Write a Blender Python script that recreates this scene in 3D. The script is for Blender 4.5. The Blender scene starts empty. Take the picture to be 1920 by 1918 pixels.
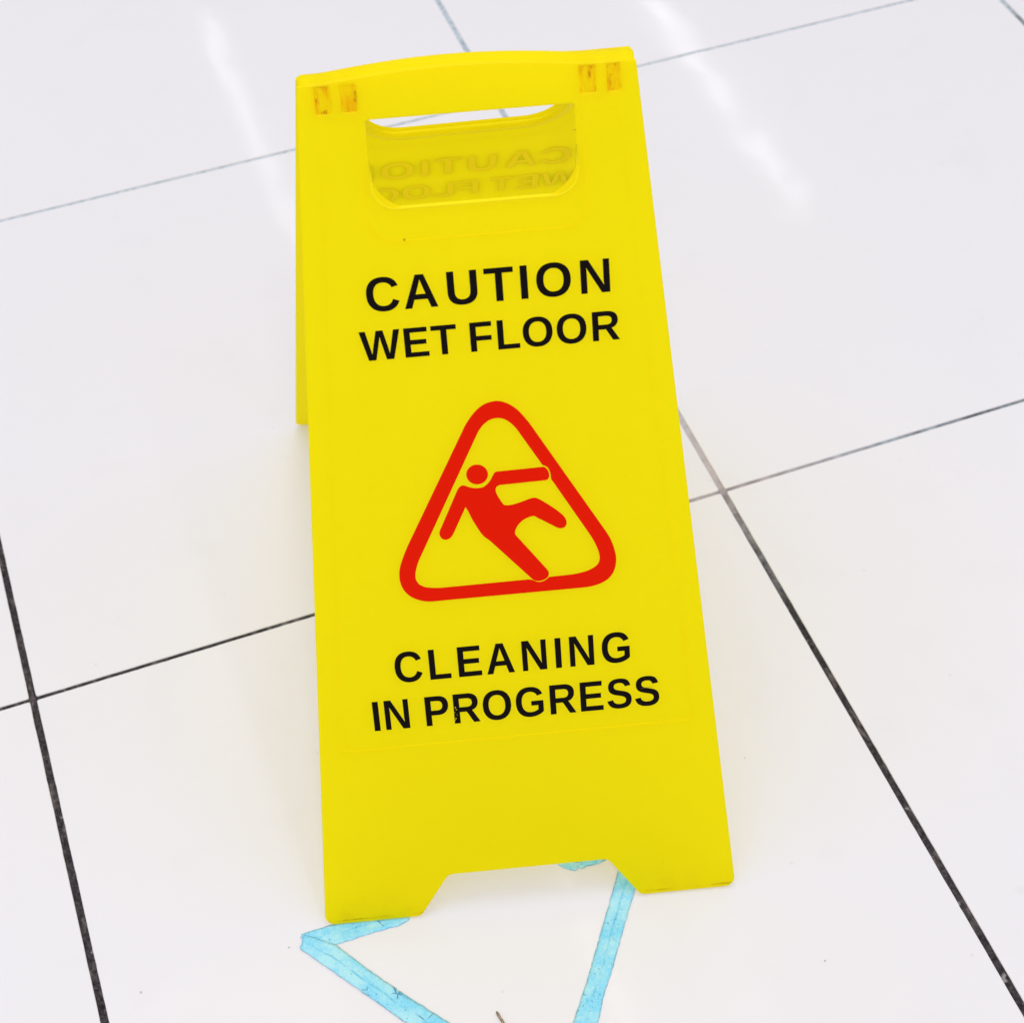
import bpy, bmesh, math, random, re
from mathutils import Vector, Matrix, noise

# ---------------------------------------------------------------- camera
scene = bpy.context.scene
COL = scene.collection
R_CAM = ((0.9411612, -0.3364428, -0.0319655), (-0.2766233, -0.7125627, -0.6447743), (0.1941523, 0.6156790, -0.7637043))
cam_data = bpy.data.cameras.new("camera")
cam = bpy.data.objects.new("camera", cam_data)
COL.objects.link(cam)
right, down, fwd = (Vector(r) for r in R_CAM)
m = Matrix((right, -down, -fwd)).transposed().to_4x4()
m.translation = (0.1352407, -0.8644174, 1.1279862)
cam.matrix_world = m
cam_data.sensor_width = 36.0
cam_data.lens = 3208.56 / 1920 * 36.0
cam_data.clip_start = 0.05
cam_data.clip_end = 100
cam_data.dof.use_dof = True
cam_data.dof.focus_distance = 1.16
cam_data.dof.aperture_fstop = 11.0
scene.camera = cam
scene.cycles.max_bounces = 10
scene.cycles.diffuse_bounces = 8

# ---------------------------------------------------------------- light
world = bpy.data.worlds.new("World")
scene.world = world
world.use_nodes = True
bg = world.node_tree.nodes["Background"]
bg.inputs[0].default_value = (1.0, 0.985, 1.03, 1)      # pale, evenly lit white interior
bg.inputs[1].default_value = 0.63

def tube(x, y, power):
    l = bpy.data.lights.new("ceiling_tube", 'AREA')
    l.shape = 'RECTANGLE'; l.size = 0.045; l.size_y = 1.19
    l.energy = power; l.color = (1.0, 0.985, 1.0)
    o = bpy.data.objects.new("ceiling_tube", l)
    o.location = (x, y, 3.0)
    COL.objects.link(o)
TUBE_W = 2.0
for k in range(9):
    tube(0.89, 4.90 - 1.22 * k, TUBE_W)
    tube(-0.90, 4.90 - 1.22 * k, TUBE_W)
    tube(-2.69, 4.90 - 1.22 * k, TUBE_W)
for k in list(range(3)) + [-7, -6, -5, -4]:
    tube(2.68, 4.00 + 1.22 * k, TUBE_W * 1.9)

# unseen fill lamps added: one behind the photographer, one almost overhead beyond the sign
def fill_lamp(loc, size, power):
    l = bpy.data.lights.new("added_fill_lamp", 'AREA')
    l.shape = 'RECTANGLE'; l.size = size; l.size_y = size; l.energy = power; l.color = (1.0, 0.99, 1.0)
    o = bpy.data.objects.new("added_fill_lamp", l)
    o.location = loc
    o.rotation_euler = (Vector((0.33, -0.1, 0.2)) - o.location).to_track_quat('-Z', 'Y').to_euler()
    COL.objects.link(o)
fill_lamp((-0.73, -4.27, 5.6), 1.8, 150)
fill_lamp((0.55, 1.25, 6.2), 2.8, 62)

scene.view_settings.view_transform = 'Standard'
scene.view_settings.look = 'None'
scene.view_settings.exposure = 0.045
scene.view_settings.gamma = 1.0
scene.view_settings.use_curve_mapping = False

# ---------------------------------------------------------------- helpers
def lin(c):
    c /= 255.0
    return c / 12.92 if c <= 0.04045 else ((c + 0.055) / 1.055) ** 2.4
def rgb(r, g, b):
    return (lin(r), lin(g), lin(b), 1)

class NT:
    def __init__(s, name):
        s.mat = bpy.data.materials.new(name); s.mat.use_nodes = True
        s.t = s.mat.node_tree; s.b = s.t.nodes["Principled BSDF"]
    def n(s, typ, **kw):
        nd = s.t.nodes.new(typ)
        for k, v in kw.items():
            if k.startswith('i_'):
                nd.inputs[k[2:].replace('_', ' ')].default_value = v
            else:
                setattr(nd, k, v)
        return nd
    def l(s, a, b): s.t.links.new(a, b)
    def val(s, x, sock):
        if isinstance(x, (int, float)): sock.default_value = x
        else: s.l(x, sock)
    def math(s, op, a, b=0.0, clamp=False):
        nd = s.n('ShaderNodeMath', operation=op, use_clamp=clamp)
        s.val(a, nd.inputs[0]); s.val(b, nd.inputs[1]); return nd.outputs[0]
    def ramp(s, x, lo, hi):
        nd = s.n('ShaderNodeMapRange', interpolation_type='SMOOTHSTEP')
        s.val(x, nd.inputs[0]); nd.inputs[1].default_value = lo; nd.inputs[2].default_value = hi
        return nd.outputs[0]
    def mix(s, f, a, b):
        nd = s.n('ShaderNodeMix', data_type='RGBA')
        s.val(f, nd.inputs[0])
        for v, k in ((a, 6), (b, 7)):
            if isinstance(v, tuple): nd.inputs[k].default_value = v
            else: s.l(v, nd.inputs[k])
        return nd.outputs[2]
    def noise(s, vec, scale, detail=3, rough=0.5):
        nd = s.n('ShaderNodeTexNoise'); s.l(vec, nd.inputs['Vector'])
        nd.inputs['Scale'].default_value = scale; nd.inputs['Detail'].default_value = detail
        nd.inputs['Roughness'].default_value = rough
        return nd.outputs['Fac']
    def voro(s, vec, scale, feature='F1'):
        nd = s.n('ShaderNodeTexVoronoi', feature=feature); s.l(vec, nd.inputs['Vector'])
        nd.inputs['Scale'].default_value = scale; return nd
    def bump(s, h, strength, dist):
        nd = s.n('ShaderNodeBump'); s.l(h, nd.inputs['Height'])
        nd.inputs['Strength'].default_value = strength; nd.inputs['Distance'].default_value = dist
        s.l(nd.outputs[0], s.b.inputs['Normal'])
    def set(s, **kw):
        for k, v in kw.items():
            sock = s.b.inputs[k.replace('_', ' ')]
            if isinstance(v, (int, float, tuple)): sock.default_value = v
            else: s.l(v, sock)

# ---------------------------------------------------------------- materials
def translucent(t, col, fac):
    # thin moulded plastic lets light through
    tr = t.n('ShaderNodeBsdfTranslucent'); t.l(col, tr.inputs[0])
    mx = t.n('ShaderNodeMixShader'); mx.inputs[0].default_value = fac
    t.l(t.b.outputs[0], mx.inputs[1]); t.l(tr.outputs[0], mx.inputs[2])
    t.l(mx.outputs[0], t.t.nodes['Material Output'].inputs[0])

def mat_tile():
    t = NT('white_glazed_tile')
    pos = t.n('ShaderNodeNewGeometry').outputs['Position']
    smudge = t.ramp(t.noise(pos, 14, 3, 0.6), 0.52, 0.78)
    v = t.voro(pos, 55)
    fleck = t.math('MULTIPLY', t.math('LESS_THAN', v.outputs['Distance'], 0.075),
                   t.math('GREATER_THAN', v.outputs['Color'], 0.80))
    v2 = t.voro(pos, 17)
    spot = t.math('MULTIPLY', t.ramp(v2.outputs['Distance'], 0.11, 0.03), t.math('GREATER_THAN', t.noise(pos, 40, 2), 0.5))
    spot = t.math('MULTIPLY', spot, t.math('GREATER_THAN', v2.outputs['Color'], 0.72))
    c = t.mix(t.math('MULTIPLY', smudge, 0.08), (0.692, 0.684, 0.704, 1), (0.55, 0.53, 0.54, 1))
    c = t.mix(t.math('MULTIPLY', spot, 0.14), c, (0.45, 0.43, 0.43, 1))
    c = t.mix(t.math('MULTIPLY', fleck, 0.14), c, (0.30, 0.28, 0.27, 1))
    r = t.math('ADD', t.math('MULTIPLY', smudge, 0.06), 0.075)
    t.set(Base_Color=c, Roughness=r, Specular_IOR_Level=0.062)
    h = t.math('ADD', t.noise(pos, 16, 1), t.math('MULTIPLY', t.noise(pos, 60, 1), 0.12))
    t.bump(h, 0.055, 0.004)
    return t.mat

def mat_grout():
    t = NT('soiled_grout')
    pos = t.n('ShaderNodeNewGeometry').outputs['Position']
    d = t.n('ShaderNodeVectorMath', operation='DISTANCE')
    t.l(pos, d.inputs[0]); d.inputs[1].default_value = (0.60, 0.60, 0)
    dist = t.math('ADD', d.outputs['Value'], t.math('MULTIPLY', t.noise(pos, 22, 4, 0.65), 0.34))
    clean_veil = t.ramp(dist, 0.91, 0.70)  # pales the far joints: painted veiling haze together with cleaner grout
    fine = t.ramp(t.noise(pos, 330, 4, 0.75), 0.30, 0.72)
    mp = t.n('ShaderNodeMapping'); t.l(pos, mp.inputs[0])
    mp.inputs['Rotation'].default_value = (0, 0, 0.9); mp.inputs['Scale'].default_value = (1.0, 0.35, 1.0)
    streak = t.ramp(t.noise(mp.outputs[0], 150, 4, 0.65), 0.50, 0.72)
    dark = t.mix(fine, (0.013, 0.012, 0.015, 1), (0.075, 0.067, 0.069, 1))
    dark = t.mix(t.math('MULTIPLY', streak, 0.55), dark, (0.24, 0.195, 0.185, 1))
    crust = t.math('MULTIPLY', t.ramp(t.noise(pos, 58, 4, 0.75), 0.595, 0.70), 0.60)
    dark = t.mix(crust, dark, (0.44, 0.40, 0.40, 1))
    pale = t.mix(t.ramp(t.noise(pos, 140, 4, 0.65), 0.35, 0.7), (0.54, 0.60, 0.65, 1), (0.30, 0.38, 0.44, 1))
    d2 = t.n('ShaderNodeVectorMath', operation='DISTANCE')
    t.l(pos, d2.inputs[0]); d2.inputs[1].default_value = (0.60, 0.02, 0)
    pink = t.math('MULTIPLY', t.ramp(t.math('ADD', d2.outputs['Value'], t.math('MULTIPLY', t.noise(pos, 40, 3), 0.12)), 0.26, 0.08), 0.85)
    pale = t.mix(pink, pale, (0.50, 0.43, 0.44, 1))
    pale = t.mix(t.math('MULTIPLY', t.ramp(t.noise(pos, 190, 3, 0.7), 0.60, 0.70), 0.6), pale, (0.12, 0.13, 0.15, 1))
    t.set(Base_Color=t.mix(clean_veil, dark, pale), Roughness=0.95, Specular_IOR_Level=0.1)
    t.bump(fine, 0.5, 0.0015)
    return t.mat

def mat_yellow():
    t = NT('yellow_plastic')
    pos = t.n('ShaderNodeTexCoord').outputs['Object']
    sep = t.n('ShaderNodeSeparateXYZ'); t.l(pos, sep.inputs[0])
    x, y, z = sep.outputs
    base = t.mix(t.noise(pos, 9, 3), (0.978, 0.903, 0.0080, 1), (0.984, 0.915, 0.0080, 1))
    # grime caught in the crease just above the feet
    n = t.noise(pos, 60, 4, 0.65)
    band = t.math('MULTIPLY', t.ramp(y, 0.0024, 0.0030), t.ramp(y, 0.0042, 0.0033))
    band = t.math('MULTIPLY', band, t.ramp(n, 0.45, 0.66))
    base = t.mix(t.math('MULTIPLY', band, 0.62), base, (0.42, 0.24, 0.006, 1))
    scuff = t.math('MULTIPLY', t.ramp(y, 0.030, 0.0), t.ramp(t.noise(pos, 35, 5, 0.7), 0.45, 0.75))
    base = t.mix(t.math('MULTIPLY', scuff, 0.22), base, (0.62, 0.42, 0.02, 1))
    # stray specks
    v = t.voro(pos, 30)
    sp = t.math('MULTIPLY', t.math('LESS_THAN', v.outputs['Distance'], 0.030), t.math('GREATER_THAN', v.outputs['Color'], 0.66))
    base = t.mix(t.math('MULTIPLY', sp, 0.55), base, (0.35, 0.20, 0.02, 1))
    t.set(Base_Color=base, Roughness=0.34, Specular_IOR_Level=0.08)
    translucent(t, base, 0.68)
    t.bump(t.math('ADD', t.noise(pos, 420, 2), t.math('MULTIPLY', t.noise(pos, 12, 1), 2.0)), 0.10, 0.0006)
    return t.mat

def mat_grimy():
    t = NT('rust_stained_yellow_plastic')
    pos = t.n('ShaderNodeTexCoord').outputs['Object']
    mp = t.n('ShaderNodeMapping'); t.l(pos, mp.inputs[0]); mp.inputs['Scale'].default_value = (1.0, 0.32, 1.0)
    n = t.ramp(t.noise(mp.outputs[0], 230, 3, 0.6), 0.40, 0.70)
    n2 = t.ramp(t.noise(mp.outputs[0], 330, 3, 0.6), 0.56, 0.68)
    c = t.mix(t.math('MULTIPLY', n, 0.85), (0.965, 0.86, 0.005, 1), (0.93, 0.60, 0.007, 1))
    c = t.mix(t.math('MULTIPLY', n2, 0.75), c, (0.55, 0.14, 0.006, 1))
    t.set(Base_Color=c, Roughness=0.6, Specular_IOR_Level=0.08)
    translucent(t, c, 0.66)
    return t.mat

def mat_print(name, a, b, chips=0.0):
    t = NT(name)
    pos = t.n('ShaderNodeTexCoord').outputs['Object']
    c = t.mix(t.noise(pos, 300, 4, 0.7), a, b)
    if chips:
        w = t.math('MULTIPLY', t.ramp(t.noise(pos, 240, 3, 0.6), 0.72, 0.78), chips)
        c = t.mix(w, c, (0.16, 0.12, 0.03, 1))
    t.set(Base_Color=c, Roughness=0.42, Specular_IOR_Level=0.035)
    return t.mat

def mat_tape():
    t = NT('pale_blue_tape')
    pos = t.n('ShaderNodeNewGeometry').outputs['Position']
    uv = t.n('ShaderNodeTexCoord').outputs['UV']
    sep = t.n('ShaderNodeSeparateXYZ'); t.l(uv, sep.inputs[0])
    v = t.math('ADD', sep.outputs[1], t.math('MULTIPLY', t.math('SUBTRACT', t.noise(pos, 60, 4, 0.6), 0.5), 0.22))
    off = t.math('ABSOLUTE', t.math('SUBTRACT', v, 0.5))
    crease = t.math('MULTIPLY', t.ramp(off, 0.075, 0.008), t.ramp(t.noise(pos, 70, 4, 0.75), 0.36, 0.62))
    edge = t.math('MULTIPLY', t.ramp(t.math('ABSOLUTE', t.math('SUBTRACT', sep.outputs[1], 0.5)), 0.43, 0.498), t.ramp(t.noise(pos, 130, 4, 0.75), 0.46, 0.60))
    c = t.mix(t.ramp(t.noise(pos, 45, 4, 0.65), 0.36, 0.64), (0.33, 0.66, 0.73, 1), (0.14, 0.54, 0.75, 1))
    c = t.mix(t.math('MULTIPLY', t.ramp(t.noise(pos, 700, 3, 0.6), 0.35, 0.65), 0.30), c, (0.50, 0.76, 0.82, 1))
    c = t.mix(t.math('MULTIPLY', crease, 0.60), c, (0.05, 0.38, 0.60, 1))
    c = t.mix(t.math('MULTIPLY', edge, 0.60), c, (0.05, 0.27, 0.42, 1))
    nz = t.noise(pos, 260, 2, 0.5)
    vo = t.voro(pos, 330)
    spk = t.math('MULTIPLY', t.ramp(t.math('ADD', vo.outputs['Distance'], t.math('MULTIPLY', nz, 0.25)), 0.40, 0.22), t.math('GREATER_THAN', vo.outputs['Color'], 0.60))
    spk = t.math('MULTIPLY', spk, t.ramp(t.noise(pos, 50, 2), 0.42, 0.58))
    c = t.mix(t.math('MULTIPLY', spk, 0.75), c, (0.03, 0.20, 0.36, 1))
    vc = t.voro(pos, 75, 'DISTANCE_TO_EDGE')
    crack = t.math('MULTIPLY', t.ramp(vc.outputs['Distance'], 0.040, 0.006), t.ramp(t.noise(pos, 46, 3, 0.6), 0.55, 0.64))
    c = t.mix(t.math('MULTIPLY', crack, 0.75), c, (0.015, 0.09, 0.24, 1))
    t.set(Base_Color=c, Roughness=0.45, Specular_IOR_Level=0.3)
    t.bump(t.noise(pos, 120, 4), 0.5, 0.0006)
    return t.mat

def mat_plain(name, a, b, scale, rough=0.7):
    t = NT(name)
    pos = t.n('ShaderNodeTexCoord').outputs['Object']
    t.set(Base_Color=t.mix(t.ramp(t.noise(pos, scale, 4, 0.65), 0.35, 0.65), a, b), Roughness=rough, Specular_IOR_Level=0.2)
    return t.mat

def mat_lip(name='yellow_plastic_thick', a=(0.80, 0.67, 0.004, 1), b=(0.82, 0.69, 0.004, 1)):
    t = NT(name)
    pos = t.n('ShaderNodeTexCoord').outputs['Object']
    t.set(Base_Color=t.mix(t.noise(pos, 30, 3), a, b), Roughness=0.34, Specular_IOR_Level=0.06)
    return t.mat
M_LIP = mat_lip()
M_RIM = mat_lip('yellow_plastic_rim', (0.92, 0.80, 0.004, 1), (0.94, 0.82, 0.004, 1))  # same plastic made paler to offset the weak light inside the sign
M_TILE, M_GROUT, M_YEL, M_GRIME, M_TAPE = mat_tile(), mat_grout(), mat_yellow(), mat_grimy(), mat_tape()
M_BLACK = mat_print('black_print', (0.0040, 0.0026, 0.0028, 1), (0.0075, 0.0052, 0.0052, 1), 0.5)
M_RED = mat_print('red_print', (0.655, 0.0085, 0.0006, 1), (0.675, 0.0100, 0.0008, 1))
M_GHOST = mat_print('painted_show_through', (0.88, 0.735, 0.0040, 1), (0.865, 0.72, 0.0045, 1))  # decal colour holding the shade of the backlit outer print
M_TWIG = mat_plain('dry_bark', (0.10, 0.06, 0.025, 1), (0.42, 0.33, 0.20, 1), 700)
M_CRUMB = mat_plain('grey_crumb', (0.34, 0.31, 0.30, 1), (0.48, 0.44, 0.42, 1), 900)

# ---------------------------------------------------------------- object helpers
def link(name, mesh, mat, parent=None, world=None, **props):
    o = bpy.data.objects.new(name, mesh)
    if mat is not None:
        mesh.materials.clear(); mesh.materials.append(mat)
    COL.objects.link(o)
    place(o, parent, world)
    for k, v in props.items(): o[k] = v
    return o
WM = {}
def place(o, parent, world):
    world = world or (WM[parent.name] if parent else Matrix.Identity(4))
    WM[o.name] = world.copy()
    if parent:
        o.parent = parent
        o.matrix_parent_inverse = Matrix.Identity(4)
        o.matrix_basis = WM[parent.name].inverted() @ world
    else:
        o.matrix_basis = world

def mesh_of(name, verts, faces, smooth=False):
    me = bpy.data.meshes.new(name)
    me.from_pydata([tuple(v) for v in verts], [], faces)
    me.update()
    if smooth:
        me.polygons.foreach_set('use_smooth', [True] * len(me.polygons))
    return me

def plate(name, loops, thick, bevel=0.0, res=3):
    """flat plate with holes from closed 2D loops (metres), front face at z = 0"""
    cu = bpy.data.curves.new(name, 'CURVE')
    cu.dimensions = '2D'; cu.fill_mode = 'BOTH'
    for lp in loops:
        sp = cu.splines.new('POLY'); sp.points.add(len(lp) - 1)
        for p, q in zip(sp.points, lp): p.co = (q[0], q[1], 0, 1)
        sp.use_cyclic_u = True
    cu.extrude = thick / 2 - bevel
    cu.bevel_depth = bevel; cu.bevel_resolution = res; cu.offset = -bevel
    ob = bpy.data.objects.new(name, cu)
    me = bpy.data.meshes.new_from_object(ob)
    bpy.data.objects.remove(ob); bpy.data.curves.remove(cu)
    me.name = name
    me.transform(Matrix.Translation((0, 0, -thick / 2)))
    if bevel:
        me.polygons.foreach_set('use_smooth', [True] * len(me.polygons))
        bm = bmesh.new(); bm.from_mesh(me)
        bmesh.ops.remove_doubles(bm, verts=bm.verts, dist=1e-6)
        for e in bm.edges:
            e.smooth = len(e.link_faces) == 2 and e.calc_face_angle(0) < 0.6
        for f in bm.faces: f.smooth = abs(f.normal.z) < 0.999
        bm.to_mesh(me); bm.free()
    return me

def fillet(pts, steps=7):
    """pts: (x, y, radius) corners -> rounded closed loop"""
    out = []; n = len(pts)
    for i in range(n):
        p = Vector(pts[i][:2]); r = pts[i][2]
        a = Vector(pts[i - 1][:2]) - p; b = Vector(pts[(i + 1) % n][:2]) - p
        if r <= 0: out.append(tuple(p)); continue
        ang = a.angle(b); d = min(r / math.tan(ang / 2), a.length * 0.49, b.length * 0.49)
        rr = d * math.tan(ang / 2)
        c = p + (a.normalized() + b.normalized()).normalized() * (rr / math.sin(ang / 2))
        s = p + a.normalized() * d - c; e = p + b.normalized() * d - c
        for k in range(steps + 1):
            t = k / steps; w = s.angle(e)
            q = (s * math.sin((1 - t) * w) + e * math.sin(t * w)) / math.sin(w)
            out.append(tuple(c + q))
    return out

def smooth_loop(pts, sub=4, corner=0.75):
    """centripetal Catmull-Rom through pts, sharp where the outline turns hard"""
    n = len(pts); P = [Vector(p) for p in pts]; out = []
    def sharp(i):
        a = P[i] - P[i - 1]; b = P[(i + 1) % n] - P[i]
        return a.angle(b) > corner
    for i in range(n):
        p1, p2 = P[i], P[(i + 1) % n]
        p0 = p1 * 2 - p2 if sharp(i) else P[i - 1]
        p3 = p2 * 2 - p1 if sharp((i + 1) % n) else P[(i + 2) % n]
        t0 = 0; t1 = (p1 - p0).length ** .5; t2 = t1 + (p2 - p1).length ** .5; t3 = t2 + (p3 - p2).length ** .5
        for k in range(sub):
            t = t1 + (t2 - t1) * k / sub
            a1 = p0 * ((t1 - t) / (t1 - t0)) + p1 * ((t - t0) / (t1 - t0))
            a2 = p1 * ((t2 - t) / (t2 - t1)) + p2 * ((t - t1) / (t2 - t1))
            a3 = p2 * ((t3 - t) / (t3 - t2)) + p3 * ((t - t2) / (t3 - t2))
            b1 = a1 * ((t2 - t) / (t2 - t0)) + a2 * ((t - t0) / (t2 - t0))
            b2 = a2 * ((t3 - t) / (t3 - t1)) + a3 * ((t - t1) / (t3 - t1))
            out.append(tuple(b1 * ((t2 - t) / (t2 - t1)) + b2 * ((t - t1) / (t2 - t1))))
    return out

def tube_mesh(name, path, rad, seg=10, flat=1.0, closed=False):
    """tube along a 2D path in the XY plane (z given per point); flat squashes it in z"""
    verts, faces = [], []; n = len(path)
    P = [Vector(p) for p in path]
    for i, p in enumerate(P):
        a = P[i - 1] if (i or closed) else p; b = P[(i + 1) % n] if (i < n - 1 or closed) else p
        t = (b - a).normalized(); s = t.cross(Vector((0, 0, 1))).normalized(); up = s.cross(t)
        r = rad[i] if isinstance(rad, list) else rad
        for k in range(seg):
            w = 2 * math.pi * k / seg
            verts.append(p + s * math.cos(w) * r + up * math.sin(w) * r * flat)
    for i in range(n if closed else n - 1):
        for k in range(seg):
            j = (i + 1) % n
            faces.append((i * seg + k, i * seg + (k + 1) % seg, j * seg + (k + 1) % seg, j * seg + k))
    if not closed:
        faces.append(tuple(range(seg))); faces.append(tuple(reversed(range((n - 1) * seg, n * seg))))
    return mesh_of(name, verts, faces, True)

# ---------------------------------------------------------------- floor: grout bed and tiles
random.seed(4)
bed = mesh_of('floor', [(-6, -5, -0.0012), (7, -5, -0.0012), (7, 8, -0.0012), (-6, 8, -0.0012)], [(0, 1, 2, 3)])
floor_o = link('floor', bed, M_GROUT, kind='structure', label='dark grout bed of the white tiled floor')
# joint lines as laid: x = a*y + b (lengthways joints), y = a*x + b (cross joints), mm
A_LINES = {i: (0.0, 600.0 * i) for i in range(-4, 7)}
A_LINES.update({0: (-0.0090, -1.0), 1: (0.0020, 600.5), 2: (-0.0028, 1198.6)})
B_LINES = {i: (0.0, 600.0 * i) for i in range(-4, 8)}
B_LINES.update({0: (0.0030, -0.9), 1: (-0.0024, 600.8)})
WA, WB = 5.6, 3.5
def cross(i, j, sx, sy):
    a, b = A_LINES[i]; c, d = B_LINES[j]
    b += sx * WA / 2; d += sy * WB / 2
    y = (c * b + d) / (1 - a * c)
    return ((a * y + b) / 1000, y / 1000)
tile_seen = {(-1, -1), (0, -1), (1, -1), (-1, 0), (0, 0), (1, 0), (0, 1), (1, 1), (-1, 1), (2, 0), (2, 1), (0, -2), (1, -2)}
for i in range(-4, 6):
    for j in range(-4, 7):
        cs = [cross(i, j, 1, 1), cross(i + 1, j, -1, 1), cross(i + 1, j + 1, -1, -1), cross(i, j + 1, 1, -1)]
        lp = fillet([(x, y, 0.0016) for x, y in cs], 3)
        if (i, j) in tile_seen:      # arrises in view are slightly chipped
            fine_lp = []
            for q, p in enumerate(lp):
                p2 = lp[(q + 1) % len(lp)]; ln_ = math.dist(p, p2); m_ = max(1, int(ln_ / 0.004))
                for k in range(m_): fine_lp.append((p[0] + (p2[0] - p[0]) * k / m_, p[1] + (p2[1] - p[1]) * k / m_))
            mx = sum(p[0] for p in cs) / 4; my = sum(p[1] for p in cs) / 4; lp = []
            for x, y in fine_lp:
                g = 0.00022 * noise.noise((x * 60, y * 60, i + 7 * j)) + 0.0006 * max(0, noise.noise((x * 170, y * 170, 3 + i - j)) - 0.35)
                lp.append((x - (g if x > mx else -g) * (1 if abs(x - mx) > 0.29 else 0), y - (g if y > my else -g) * (1 if abs(y - my) > 0.29 else 0)))
        n = len(lp); cx = sum(p[0] for p in cs) / 4; cy = sum(p[1] for p in cs) / 4
        inn = [(cx + (x - cx) * (1 - 0.0004 / 0.3), cy + (y - cy) * (1 - 0.0004 / 0.3)) for x, y in lp]
        dz = random.uniform(-0.00012, 0.00012)
        V = [(x, y, -0.006) for x, y in lp] + [(x, y, -0.0004 + dz) for x, y in lp] + [(x, y, dz) for x, y in inn]
        F = [(k, (k + 1) % n, n + (k + 1) % n, n + k) for k in range(n)] + \
            [(n + k, n + (k + 1) % n, 2 * n + (k + 1) % n, 2 * n + k) for k in range(n)] + [tuple(range(2 * n, 3 * n))]
        link('tile', mesh_of('tile', V, F), M_TILE, floor_o)

# ---------------------------------------------------------------- the folding sign
B0 = Vector((0.309464, -0.311622, 0.0018)); U = Vector((0.968247, -0.2499957, 0)); UP = Vector((0.1076549, 0.4169533, 0.90253))
NF = U.cross(UP).normalized(); N = Vector((0.2499957, 0.968247, 0)); L = 0.59836
def frame(o, x, y, z):
    mm = Matrix((x, y, z)).transposed().to_4x4(); mm.translation = o; return mm
FRONT = frame(B0, U, UP, NF)
T_TOP = Vector((0.3761303, -0.0534197, 0.5418376)); UB = Vector((0.977645, -0.2097616, -0.0145066)).normalized()
DB = Vector((-0.0708102, -0.3934203, 0.9166277)).normalized(); NB = UB.cross(DB).normalized()
TH = 0.0026
BACK = frame(T_TOP - DB * L - NB * TH, -UB, DB, -NB)

base = Vector(((B0.x + (T_TOP - DB * 0.5935).x) / 2, (B0.y + (T_TOP - DB * 0.5935).y) / 2, 0))
sign = bpy.data.objects.new('wet_floor_sign', None)
sign.empty_display_size = 0.1
COL.objects.link(sign)
place(sign, None, Matrix.Translation(base) @ Matrix.Rotation(-0.2527, 4, 'Z'))
sign['label'] = 'yellow plastic folding caution sign standing open on the white tiles'
sign['category'] = 'sign'

def mm(l): return [(a / 1000, b / 1000) for a, b in l]
def bow(u):
    x = max(0, 1 - ((u + 9) / (80 if u > -9 else 78)) ** 2) if -87 < u < 71 else 0
    return 5.2 * x ** 1.2
def outline(vl=0.0, vr=0.0, top=592.0, flip=1):
    e = lambda v: 148.6 - 50.4 * v / 598.4
    c = [(-e(vl), vl, 7), (-79.6, vl, 6), (-57.2, 33.6, 7), (57.2, 33.6, 7), (79.6, vr, 6), (e(vr), vr, 7), (e(top), top, 1.5)]
    c += [(u, top + bow(u * flip), 0) for u in range(88, -89, -4)]
    c += [(-e(top), top, 1.5)]
    return mm(fillet(c))
HOLE = [(-61.6, 569.2, 2.0), (-61.9, 515.6, 24), (61.6, 515.6, 24), (61.4, 569.2, 2.0)]
def hole(): return mm(fillet(HOLE, 12))
SLOTS = [(-89.3, -80.4), (-74.0, -65.3), (65.3, 74.3), (81.4, 88.7)]
def slot(a, b, d=0.0): return mm(fillet([(a, 574.8 + d, .8), (b, 574.8 + d, .8), (b, 590.0 + d, .8), (a, 590.0 + d, .8)], 2))
# print outlines on the face, mm
TRI_OUT = [(-18.37, 373.92), (-14.43, 379.38), (-10.6, 383.52), (-5.96, 386.82), (-1.48, 388.27), (2.93, 388.6), (7.22, 387.45), (11.44, 385.01), (15.58, 381.25), (19.22, 376.49), (22.83, 370.96), (23.98, 368.93), (64.09, 297.58), (65.31, 295.42), (69.51, 287.48), (71.93, 280.18), (73.18, 272.96), (72.73, 266.89), (70.63, 260.97), (67.22, 257.01), (62.48, 254.4), (55.93, 252.7), (48.51, 252.33), (46.21, 252.32), (-43.21, 252.29), (-45.5, 252.28), (-51.92, 252.43), (-58.2, 254.11), (-63.42, 257.22), (-67.12, 261.71), (-69.08, 267.03), (-69.5, 273.19), (-68.48, 279.17), (-66.29, 285.01), (-62.31, 293.66), (-61.14, 295.8), (-19.48, 371.9)]
TRI_IN = [(-12.43, 365.32), (-9.89, 369.81), (-6.51, 373.74), (-2.35, 376.45), (2.54, 377.12), (6.85, 375.87), (10.61, 372.88), (13.86, 368.79), (16.64, 363.97), (17.79, 361.93), (27.69, 344.48), (28.87, 342.41), (30.78, 341.54), (32.29, 339.95), (33.22, 337.44), (33.67, 334.48), (33.81, 332.24), (34.97, 330.13), (54.0, 295.59), (55.19, 293.42), (58.53, 287.07), (60.97, 280.78), (62.35, 275.07), (62.05, 270.83), (60.35, 267.94), (56.55, 265.47), (51.87, 263.9), (43.53, 262.7), (41.24, 262.66), (30.62, 262.45), (28.33, 262.41), (25.91, 260.4), (23.09, 259.45), (20.34, 259.63), (16.78, 261.53), (14.51, 261.97), (12.22, 261.96), (-40.58, 261.7), (-42.86, 261.69), (-49.22, 262.34), (-53.7, 263.41), (-57.16, 265.61), (-58.86, 269.05), (-58.94, 273.13), (-57.9, 277.59), (-55.55, 283.42), (-54.4, 285.6), (-13.52, 363.26)]
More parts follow.
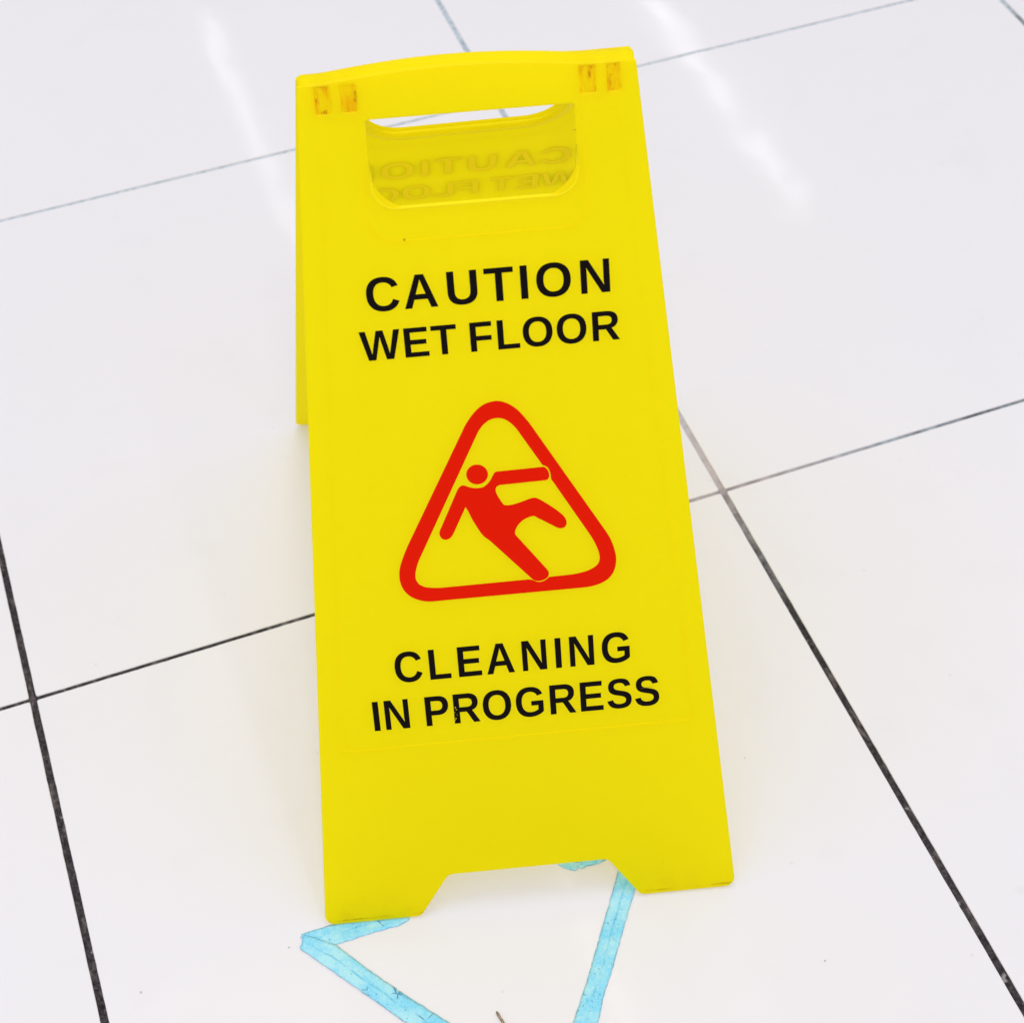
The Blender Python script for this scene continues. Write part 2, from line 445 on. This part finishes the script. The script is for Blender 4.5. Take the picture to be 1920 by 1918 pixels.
FIGURE = [(-25.25, 332.25), (-24.12, 333.01), (-22.68, 333.16), (-21.46, 332.75), (-18.18, 331.26), (-14.23, 330.39), (-10.17, 330.77), (-6.87, 333.08), (-4.9, 335.51), (-3.17, 338.54), (-2.16, 340.09), (-0.51, 340.7), (1.71, 340.73), (26.3, 341.06), (28.52, 341.09), (30.02, 340.84), (31.54, 339.34), (32.48, 337.03), (32.66, 334.1), (31.85, 332.43), (30.19, 331.71), (27.96, 331.67), (2.82, 331.23), (0.6, 331.19), (-1.44, 330.31), (-2.3, 328.25), (-1.8, 325.27), (-0.1, 321.38), (2.3, 317.22), (4.23, 316.54), (7.67, 316.69), (13.15, 317.92), (19.58, 319.85), (22.3, 320.17), (24.23, 319.49), (31.82, 313.82), (37.83, 308.39), (40.8, 304.82), (41.99, 301.72), (41.86, 299.24), (40.66, 297.37), (38.09, 296.82), (35.59, 297.67), (33.64, 298.98), (23.25, 305.94), (21.3, 307.25), (18.3, 306.95), (14.59, 305.43), (11.24, 302.78), (9.03, 299.52), (8.08, 296.12), (8.87, 294.34), (10.27, 292.35), (25.87, 270.26), (27.3, 268.24), (28.34, 265.78), (27.71, 262.78), (25.48, 260.95), (22.21, 260.16), (19.02, 260.59), (17.27, 262.0), (15.68, 263.87), (-6.96, 290.64), (-8.51, 292.47), (-12.32, 296.16), (-14.34, 299.35), (-16.69, 304.07), (-19.0, 309.25), (-20.85, 314.38), (-22.45, 317.98), (-23.55, 315.85), (-30.32, 302.71), (-31.43, 300.56), (-32.68, 298.49), (-34.64, 296.69), (-37.23, 296.05), (-39.65, 297.39), (-40.78, 300.0), (-40.46, 302.65), (-39.38, 304.83), (-28.35, 327.09), (-27.29, 329.23), (-26.24, 331.08)]
HEAD = [(-6.41, 339.24), (-6.78, 337.5), (-7.59, 335.92), (-8.8, 334.61), (-10.31, 333.66), (-12.03, 333.14), (-13.84, 333.08), (-15.61, 333.49), (-17.23, 334.33), (-18.58, 335.56), (-19.56, 337.08), (-20.12, 338.8), (-20.22, 340.58), (-19.84, 342.32), (-19.02, 343.9), (-17.82, 345.2), (-16.31, 346.14), (-14.6, 346.66), (-12.8, 346.71), (-11.03, 346.31), (-9.42, 345.47), (-8.08, 344.26), (-7.09, 342.74), (-6.52, 341.03)]
# letter outlines on a 2048 grid, bold grotesque
GL = {
'A': "M1133 0 1008 360H471L346 0H51L565 1409H913L1425 0ZM739 1192 733 1170Q723 1134 709 1088Q695 1042 537 582H942L803 987L760 1123Z",
'C': "M795 212Q1062 212 1166 480L1423 383Q1340 179 1179.5 79.5Q1019 -20 795 -20Q455 -20 269.5 172.5Q84 365 84 711Q84 1058 263 1244Q442 1430 782 1430Q1030 1430 1186 1330.5Q1342 1231 1405 1038L1145 967Q1112 1073 1015.5 1135.5Q919 1198 788 1198Q588 1198 484.5 1074Q381 950 381 711Q381 468 487.5 340Q594 212 795 212Z",
'E': "M137 0V1409H1245V1181H432V827H1184V599H432V228H1286V0Z",
'F': "M432 1181V745H1153V517H432V0H137V1409H1176V1181Z",
'G': "M806 211Q921 211 1029 244.5Q1137 278 1196 330V525H852V743H1466V225Q1354 110 1174.5 45Q995 -20 798 -20Q454 -20 269 170.5Q84 361 84 711Q84 1059 270 1244.5Q456 1430 805 1430Q1301 1430 1436 1063L1164 981Q1120 1088 1026 1143Q932 1198 805 1198Q597 1198 489 1072Q381 946 381 711Q381 472 492.5 341.5Q604 211 806 211Z",
'I': "M137 0V1409H432V0Z",
'L': "M137 0V1409H432V228H1188V0Z",
'N': "M995 0 381 1085Q399 927 399 831V0H137V1409H474L1097 315Q1079 466 1079 590V1409H1341V0Z",
'O': "M1507 711Q1507 491 1420 324Q1333 157 1171 68.5Q1009 -20 793 -20Q461 -20 272.5 175.5Q84 371 84 711Q84 1050 272 1240Q460 1430 795 1430Q1130 1430 1318.5 1238Q1507 1046 1507 711ZM1206 711Q1206 939 1098 1068.5Q990 1198 795 1198Q597 1198 489 1069.5Q381 941 381 711Q381 479 491.5 345.5Q602 212 793 212Q991 212 1098.5 342Q1206 472 1206 711Z",
'P': "M1296 963Q1296 827 1234 720Q1172 613 1056.5 554.5Q941 496 782 496H432V0H137V1409H770Q1023 1409 1159.5 1292.5Q1296 1176 1296 963ZM999 958Q999 1180 737 1180H432V723H745Q867 723 933 783.5Q999 844 999 958Z",
'R': "M1105 0 778 535H432V0H137V1409H841Q1093 1409 1230 1300.5Q1367 1192 1367 989Q1367 841 1283 733.5Q1199 626 1056 592L1437 0ZM1070 977Q1070 1180 810 1180H432V764H818Q942 764 1006 820Q1070 876 1070 977Z",
'S': "M1286 406Q1286 199 1132.5 89.5Q979 -20 682 -20Q411 -20 257 76Q103 172 59 367L344 414Q373 302 457 251.5Q541 201 690 201Q999 201 999 389Q999 449 963.5 488Q928 527 863.5 553Q799 579 616 616Q458 653 396 675.5Q334 698 284 728.5Q234 759 199 802Q164 845 144.5 903Q125 961 125 1036Q125 1227 268.5 1328.5Q412 1430 686 1430Q948 1430 1079.5 1348Q1211 1266 1249 1077L963 1038Q941 1129 873.5 1175Q806 1221 680 1221Q412 1221 412 1053Q412 998 440.5 963Q469 928 525 903.5Q581 879 752 842Q955 799 1042.5 762.5Q1130 726 1181 677.5Q1232 629 1259 561.5Q1286 494 1286 406Z",
'T': "M773 1181V0H478V1181H23V1409H1229V1181Z",
'U': "M723 -20Q432 -20 277.5 122Q123 264 123 528V1409H418V551Q418 384 497.5 297.5Q577 211 731 211Q889 211 974 301.5Q1059 392 1059 561V1409H1354V543Q1354 275 1188.5 127.5Q1023 -20 723 -20Z",
'W': "M1567 0H1217L1026 815Q991 959 967 1116Q943 985 928 916.5Q913 848 715 0H365L2 1409H301L505 499L551 279Q579 418 605.5 544.5Q632 671 805 1409H1135L1313 659Q1334 575 1384 279L1409 395L1462 625L1632 1409H1931Z"}
LSB = {'A': 51, 'C': 84, 'E': 137, 'F': 137, 'G': 84, 'I': 137, 'L': 137, 'N': 137, 'O': 84, 'P': 137, 'R': 137, 'S': 59, 'T': 23, 'U': 123, 'W': 2}
def glyph(ch):
    tok = re.findall(r'[MLHVQZ]|-?\d+\.?\d*', GL[ch]); loops = []; cur = None; i = 0; cmd = None
    while i < len(tok):
        if tok[i].isalpha(): cmd = tok[i]; i += 1
        if cmd == 'Z': loops.append(cur); cur = None; continue
        if cmd == 'H': p = (float(tok[i]), cur[-1][1]); i += 1; cur.append(p)
        elif cmd == 'V': p = (cur[-1][0], float(tok[i])); i += 1; cur.append(p)
        elif cmd == 'Q':
            c = (float(tok[i]), float(tok[i + 1])); p = (float(tok[i + 2]), float(tok[i + 3])); i += 4; a = cur[-1]
            for k in range(1, 7):
                t = k / 6
                cur.append(tuple((1 - t) ** 2 * a[q] + 2 * t * (1 - t) * c[q] + t * t * p[q] for q in (0, 1)))
        else:
            p = (float(tok[i]), float(tok[i + 1])); i += 2
            if cmd == 'M': cur = [p]; cmd = 'L'
            else: cur.append(p)
    return loops
def line_loops(letters, baseline, sx, sy):
    out = []
    for ch, left in letters:
        for lp in glyph(ch):
            if abs(lp[0][0] - lp[-1][0]) + abs(lp[0][1] - lp[-1][1]) < 1e-6: lp = lp[:-1]
            out.append([((left + (x - LSB[ch]) * sx) / 1000, (baseline + y * sy) / 1000) for x, y in lp])
    return out
LINES = [
 (list(zip("CAUTION", (-71.6, -48.8, -22.1, 0.6, 22.7, 32.4, 59.6))), 453.3, 0.0149, 0.01500),
 (list(zip("WETFLOOR", (-78.7, -51.3, -34.6, -10.6, 6.3, 22.0, 43.1, 65.3))), 422.2, 0.0130, 0.01340),
 (list(zip("CLEANING", (-79.1, -56.0, -36.6, -17.5, 6.7, 29.1, 38.8, 60.6))), 193.4, 0.01365, 0.01625),
 (list(zip("INPROGRESS", (-97.1, -89.2, -61.6, -42.4, -22.5, 0.1, 23.4, 44.2, 62.6, 81.6))), 157.6, 0.01360, 0.01620)]
INK = 0.00010
LET = [plate('lettering', line_loops(*ln), INK) for ln in LINES]
TRI = plate('warning_triangle', [mm(smooth_loop(TRI_OUT)), mm(smooth_loop(TRI_IN, 4, 0.5))], INK)
FIG = plate('slipping_figure', [mm(smooth_loop(FIGURE)), mm(smooth_loop(HEAD))], INK)
TXT = ['black printed words CAUTION', 'black printed words WET FLOOR', 'black printed words CLEANING', 'black printed words IN PROGRESS']

def bead(name, pts, w=0.8):
    # narrow moulded line standing a hair proud of the face
    P = [Vector(p) for p in pts]; a, b = [], []
    for i, p in enumerate(P):
        t = (P[min(i + 1, len(P) - 1)] - P[max(i - 1, 0)]).normalized(); n_ = Vector((-t.y, t.x))
        k = w * min(1.0, 0.25 + 0.5 * min(i, len(P) - 1 - i))
        a.append(tuple(p + n_ * k)); b.append(tuple(p - n_ * k))
    return plate(name, [mm(a + b[::-1])], 0.0004)
e = lambda v: 148.6 - 50.4 * v / 598.4
def arc_path(c, steps=8):
    lp = fillet(c, steps); return lp
label_path = fillet([(-e(566) + 13, 566, 0), (-e(143) + 14.5, 143, 5), (e(143) - 14.5, 143, 5), (e(566) - 13, 566, 0)])
hand_path = fillet([(-66, 571, 0), (-66, 495.6, 17), (66, 495.6, 17), (66, 571, 0)])
BEAD1, BEAD2 = bead('label_border', label_path), bead('handle_surround', hand_path)
rimpts = fillet([(x * 1.075, 515.6 - 5.0 if y < 540 else 574, r + 4 if r > 5 else 0) for x, y, r in HOLE], 10)

def panel(world, vl, vr, is_back):
    dv = -7.0 if is_back else 0.0
    sh = [outline(vl, vr, 592.0 + dv, -1 if is_back else 1), hole()] + [slot(a, b, dv) for a, b in SLOTS]
    p = link('back_panel' if is_back else 'front_panel', plate('panel', sh, TH, 0.0011), M_YEL, sign, world)
    if not is_back:      # rounded lower lip of the hand hole
        lp = fillet([(-.0619, .545, 0), (-.0619, .5156, .024), (.0616, .5156, .024), (.0616, .545, 0)], 14)
        lip = tube_mesh('hole_lip', [(x, y, -TH / 2) for x, y in lp], [0.0015 if y < 0.530 else max(0.0006, 0.0015 - (y - 0.530) * 0.06) for x, y in lp], 12)
        link('hole_lip', lip, M_LIP, p, world)
    lift = world @ Matrix.Translation((0, 0, INK + 0.00004))
    for me, tx in zip(LET, TXT):
        link('lettering', me.copy(), M_BLACK, p, lift)['label'] = tx
    link('warning_triangle', TRI.copy(), M_RED, p, lift)['label'] = 'red rounded triangle outline'
    link('slipping_figure', FIG.copy(), M_RED, p, lift)['label'] = 'red figure of a person slipping'
    link('label_border', BEAD1.copy(), M_YEL, p, world @ Matrix.Translation((0, 0, 0.00032)))
    link('handle_surround', BEAD2.copy(), M_YEL, p, world @ Matrix.Translation((0, 0, 0.00032)))
    for n_, (a, b) in enumerate(SLOTS):     # dirty hinge windows: a leaf deep in each slot, a knuckle rib in every other one
        w = b - a; z0 = -0.0007
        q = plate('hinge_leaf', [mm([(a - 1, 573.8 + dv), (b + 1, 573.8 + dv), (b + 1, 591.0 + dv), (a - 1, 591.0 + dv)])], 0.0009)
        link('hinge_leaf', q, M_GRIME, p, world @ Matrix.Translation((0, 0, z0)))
        if n_ % 2 == 0:
            k = plate('hinge_rib', [mm(fillet([(a + w * .30, 576.4 + dv, .5), (a + w * .60, 576.4 + dv, .5), (a + w * .54, 589.8 + dv, .5), (a + w * .24, 589.8 + dv, .5)], 2))], 0.0016, 0.0005)
            link('hinge_rib', k, M_YEL, p, world @ Matrix.Translation((0, 0, -0.0004)))
    return p
front = panel(FRONT, 0.0, 0.0, False)
# the back leaf stands a little askew; its feet are worn to the floor
def vfloor(xl): 
    o = BACK @ Vector((xl, 0, -TH)); return max(0.0, -o.z / DB.z * 1000)
back = panel(BACK, vfloor(-0.148), vfloor(0.148), True)
inside = BACK @ Matrix.Translation((0, 0, -TH - 0.00006))
for me in LET[:2]:
    link('show_through_decal', me.copy(), M_GHOST, back, inside)['label'] = 'faint reversed lettering painted as show-through inside the back panel'
rim = tube_mesh('handle_rim', [(x / 1000, y / 1000, -TH - 0.0004) for x, y in rimpts], 0.0042, 14, 0.6)
link('handle_rim', rim, M_RIM, back, BACK)

# rounded hinge bar that carries both leaves; its middle bows up into the carrying handle
def hinge_bar():
    r = 0.0070; sec = []
    P0 = Vector((0.0, 0.0)); ray = Vector((0.8365, -0.5861)).normalized(); nrm = Vector((-ray.y, ray.x))
    nf = Vector((-0.9025, 0.4306)); s = (r - r * nrm.dot(nf)) / -ray.dot(nf)
    a1 = ray * s - nrm * r; a2 = a1 + ray * 0.0115
    ang0 = math.atan2(nf.y, nf.x); nb = Vector((0.9207, 0.39)); ang1 = math.atan2(nb.y, nb.x)
    angr = math.atan2(nrm.y, nrm.x)
    upd = Vector((0.4306, 0.9025)); dnb = Vector((0.39, -0.9207))
    a1 = a1 + nf * 0.00015
    for k in range(9): t = ang0 + (angr - ang0) * (0.08 + 0.92 * k / 8); sec.append(a1 + Vector((math.cos(t), math.sin(t))) * r)
    for k in range(9): t = angr + (ang1 - angr) * k / 8; sec.append(a2 + Vector((math.cos(t), math.sin(t))) * r)
    sec.append(a2 + nb * r + dnb * 0.004)
    sec.append(a2 + dnb * 0.004 - nb * r * 0.4); sec.append(a1 - upd * 0.0012 - nf * 0.001)
    verts, faces = [], []; n = len(sec); us = [-98.0, -97.6, -96.6] + list(range(-94, 95, 4)) + [96.6, 97.6, 98.0]
    cen = (a1 + a2) / 2
    for u in us:
        k = {98.0: 0.80, 97.6: 0.90, 96.6: 0.97}.get(abs(u), 1.0)
        for p in sec:
            q = cen + (p - cen) * k
            verts.append(B0 + UP * (L + bow(u) / 1000) + U * (u / 1000) + N * q.x + Vector((0, 0, q.y)))
    for i in range(len(us) - 1):
        for k in range(n):
            faces.append((i * n + k, i * n + (k + 1) % n, (i + 1) * n + (k + 1) % n, (i + 1) * n + k))
    faces.append(tuple(reversed(range(n)))); faces.append(tuple(range((len(us) - 1) * n, len(us) * n)))
    me = mesh_of('hinge_bar', [FRONT.inverted() @ v for v in verts], faces, True)
    bm = bmesh.new(); bm.from_mesh(me); bmesh.ops.recalc_face_normals(bm, faces=bm.faces)
    for ed in bm.edges: ed.smooth = ed.calc_face_angle(0) < 0.7
    bm.to_mesh(me); bm.free()
    return me
link('hinge_bar', hinge_bar(), M_YEL, sign, FRONT)

# chips and scratches in the print of the front face
random.seed(11)
def chip(u, v, r, stretch=1.0, ang=0.0):
    lp = []
    for k in range(9):
        w = 2 * math.pi * k / 9; q = r * random.uniform(0.6, 1.2)
        x, y = math.cos(w) * q * stretch, math.sin(w) * q
        lp.append((u + x * math.cos(ang) - y * math.sin(ang), v + x * math.sin(ang) + y * math.cos(ang)))
    return mm(lp)
chips = [chip(-41.2, 170.2, .55), chip(-40.6, 168.6, .4), chip(-41.9, 166.4, .35), chip(-41.4, 161.6, .55), chip(-42.0, 160.2, .4), chip(-40.4, 164.4, .25)]
link('paint_chip', plate('paint_chip', chips, 0.00004), M_YEL, front, FRONT @ Matrix.Translation((0, 0, INK + 0.00012)))
link('scratch', plate('scratch', [chip(89.2, 171.8, .14, 32, 0.13)], 0.00004), mat_plain('scratched_print', (0.10, .075, .02, 1), (.2, .15, .03, 1), 500), front, FRONT @ Matrix.Translation((0, 0, INK + 0.00012)))

# ---------------------------------------------------------------- blue floor tape
def strip(name, lo, hi, z, seed, label, step=0.0016, rag=0.0005):
    """ragged strip of tape between two edge polylines (mm)"""
    rnd = random.Random(seed)
    def walk(pl, t):
        d = [0]
        for a, b in zip(pl, pl[1:]): d.append(d[-1] + (Vector(b) - Vector(a)).length)
        s = t * d[-1]
        for k in range(len(pl) - 1):
            if s <= d[k + 1] or k == len(pl) - 2:
                f = (s - d[k]) / (d[k + 1] - d[k]); return Vector(pl[k]).lerp(Vector(pl[k + 1]), f) / 1000
    length = sum((Vector(b) - Vector(a)).length for a, b in zip(lo, lo[1:])) / 1000
    n = max(6, int(length / step)); m_ = 8; verts, uvs, faces = [], [], []
    for i in range(n + 1):
        t = i / n; a, b = walk(lo, t), walk(hi, t); d = (b - a).normalized()
        j = lambda s: (noise.noise((t * length * 180, s, seed)) * rag + max(0, noise.noise((t * length * 420, s + 5, seed)) - 0.25) * rag * 3.2)
        a = a + d * j(1.0); b = b - d * j(9.0)
        along = Vector((d.y, -d.x))
        for k in range(m_ + 1):
            f = k / m_; p = a.lerp(b, f)
            if i in (0, n): p = p + along * noise.noise((f * 6, i, seed)) * 0.0022
            bulge = 0.00014 * noise.noise((p.x * 90, p.y * 90, seed)) + 0.00012 * math.exp(-((f - .5) / .07) ** 2)
            verts.append((p.x, p.y, z + bulge + (0.00018 if 0 < k < m_ and 0 < i < n else 0))); uvs.append((t * length * 10, f))
    w = m_ + 1
    for i in range(n):
        for k in range(m_):
            faces.append((i * w + k, (i + 1) * w + k, (i + 1) * w + k + 1, i * w + k + 1))
    # closed underside and rim so the strip has thickness
    off = len(verts); ring = [k for k in range(w)] + [i * w + m_ for i in range(1, n + 1)] + [n * w + k for k in range(m_ - 1, -1, -1)] + [i * w for i in range(n - 1, 0, -1)]
    for q in ring: verts.append((verts[q][0], verts[q][1], z - 0.0002)); uvs.append(uvs[q])
    rn = len(ring)
    for q in range(rn): faces.append((ring[q], ring[(q + 1) % rn], off + (q + 1) % rn, off + q))
    me = mesh_of(name, verts, faces, True)
    ul = me.uv_layers.new(name='UVMap')
    for lp in me.loops: ul.data[lp.index].uv = uvs[lp.vertex_index]
    bm = bmesh.new(); bm.from_mesh(me); bmesh.ops.recalc_face_normals(bm, faces=bm.faces); bm.to_mesh(me); bm.free()
    return link(name, me, M_TAPE, label=label, category='tape', group='worn blue floor tape')
strip('floor_tape', [(146.0, -282.5), (168.6, -290.5), (194.4, -290.9), (216.8, -292.2), (223.5, -290.5)],
      [(147.4, -274.1), (156.9, -273.9), (176.8, -274.8), (206, -276.0), (228.0, -277.0)], 0.00045, 3,
      'short blue tape strip under the left foot of the yellow sign')
strip('floor_tape', [(143.9, -284.6), (158.4, -305.7), (177.0, -332.7), (197.1, -362.3), (228, -407), (258, -450)],
      [(149.5, -274.8), (168.6, -290.5), (186.1, -318.7), (206.5, -347.9), (225.7, -373.4), (246, -402), (270, -437)], 0.00085, 7,
      'long slanting blue tape strip running down from the bent corner')
strip('floor_tape', [(389, -292), (377.3, -308.8), (366.4, -324.2), (360.9, -331.6), (347.7, -349.3), (325.9, -379.1), (306.7, -403.2), (276, -444)],
      [(401, -301), (383.5, -327.0), (375.6, -337.1), (356.6, -362.7), (342.5, -381.9), (335.9, -389.2), (322.9, -409.2), (292, -452)], 0.00045, 15,
      'blue tape strip running from beneath the right foot of the yellow sign')
strip('floor_tape', [(341.0, -289.0), (343.3, -291.6), (348.5, -295.6), (351.0, -295.9), (352.5, -293.6), (354.0, -296.4), (358.5, -295.3), (366.5, -296.6), (371.7, -296.0), (386, -292)],
      [(338.5, -284.0), (344.7, -276.7), (365, -277), (386, -279)], 0.00045, 22,
      'small torn scrap of blue tape under the arch between the feet', 0.0010, 0.0003)

# ---------------------------------------------------------------- small litter
def twig():
    pts = [(259.4, -378.2), (259.8, -380.4), (260.1, -382.9), (260.9, -386.2), (261.4, -389.0), (262.6, -393.0), (263.0, -396.0)]
    rad = [0.00055, 0.0010, 0.00085, 0.0010, 0.0008, 0.0009, 0.0005]
    return tube_mesh('dry_twig', [(x / 1000, y / 1000, 0.0010) for x, y in pts], rad, 9)
link('dry_twig', twig(), M_TWIG, label='tiny brown dry twig on the tile between the tape strips', category='twig')
random.seed(5)
for x, y, r, where in ((136.6, -280.6, .8, 'just left of the bent tape corner'), (505.0, -252.1, .7, 'to the right of the sign above its right foot'),
                       (488.2, -423.3, .8, 'low on the tile right of the tape strips'), (29.8, -276.8, .8, 'near the dark joint at lower left'),
                       (673.5, -121.8, .55, 'on the tile to the right of the long dark joint')):
    bm = bmesh.new(); bmesh.ops.create_icosphere(bm, subdivisions=2, radius=r * 0.75 / 1000)
    for v in bm.verts:
        v.co *= 1 + 0.5 * noise.noise(v.co * 1500 + Vector((x, y, 0))); v.co.z *= 0.5
    zmin = min(v.co.z for v in bm.verts)
    for v in bm.verts: v.co += Vector((x / 1000, y / 1000, -zmin + 0.0001))
    me = bpy.data.meshes.new('crumb'); bm.to_mesh(me); bm.free()
    link('crumb', me, M_CRUMB, label='tiny grey crumb ' + where, category='crumb', group='crumbs on the tiles')
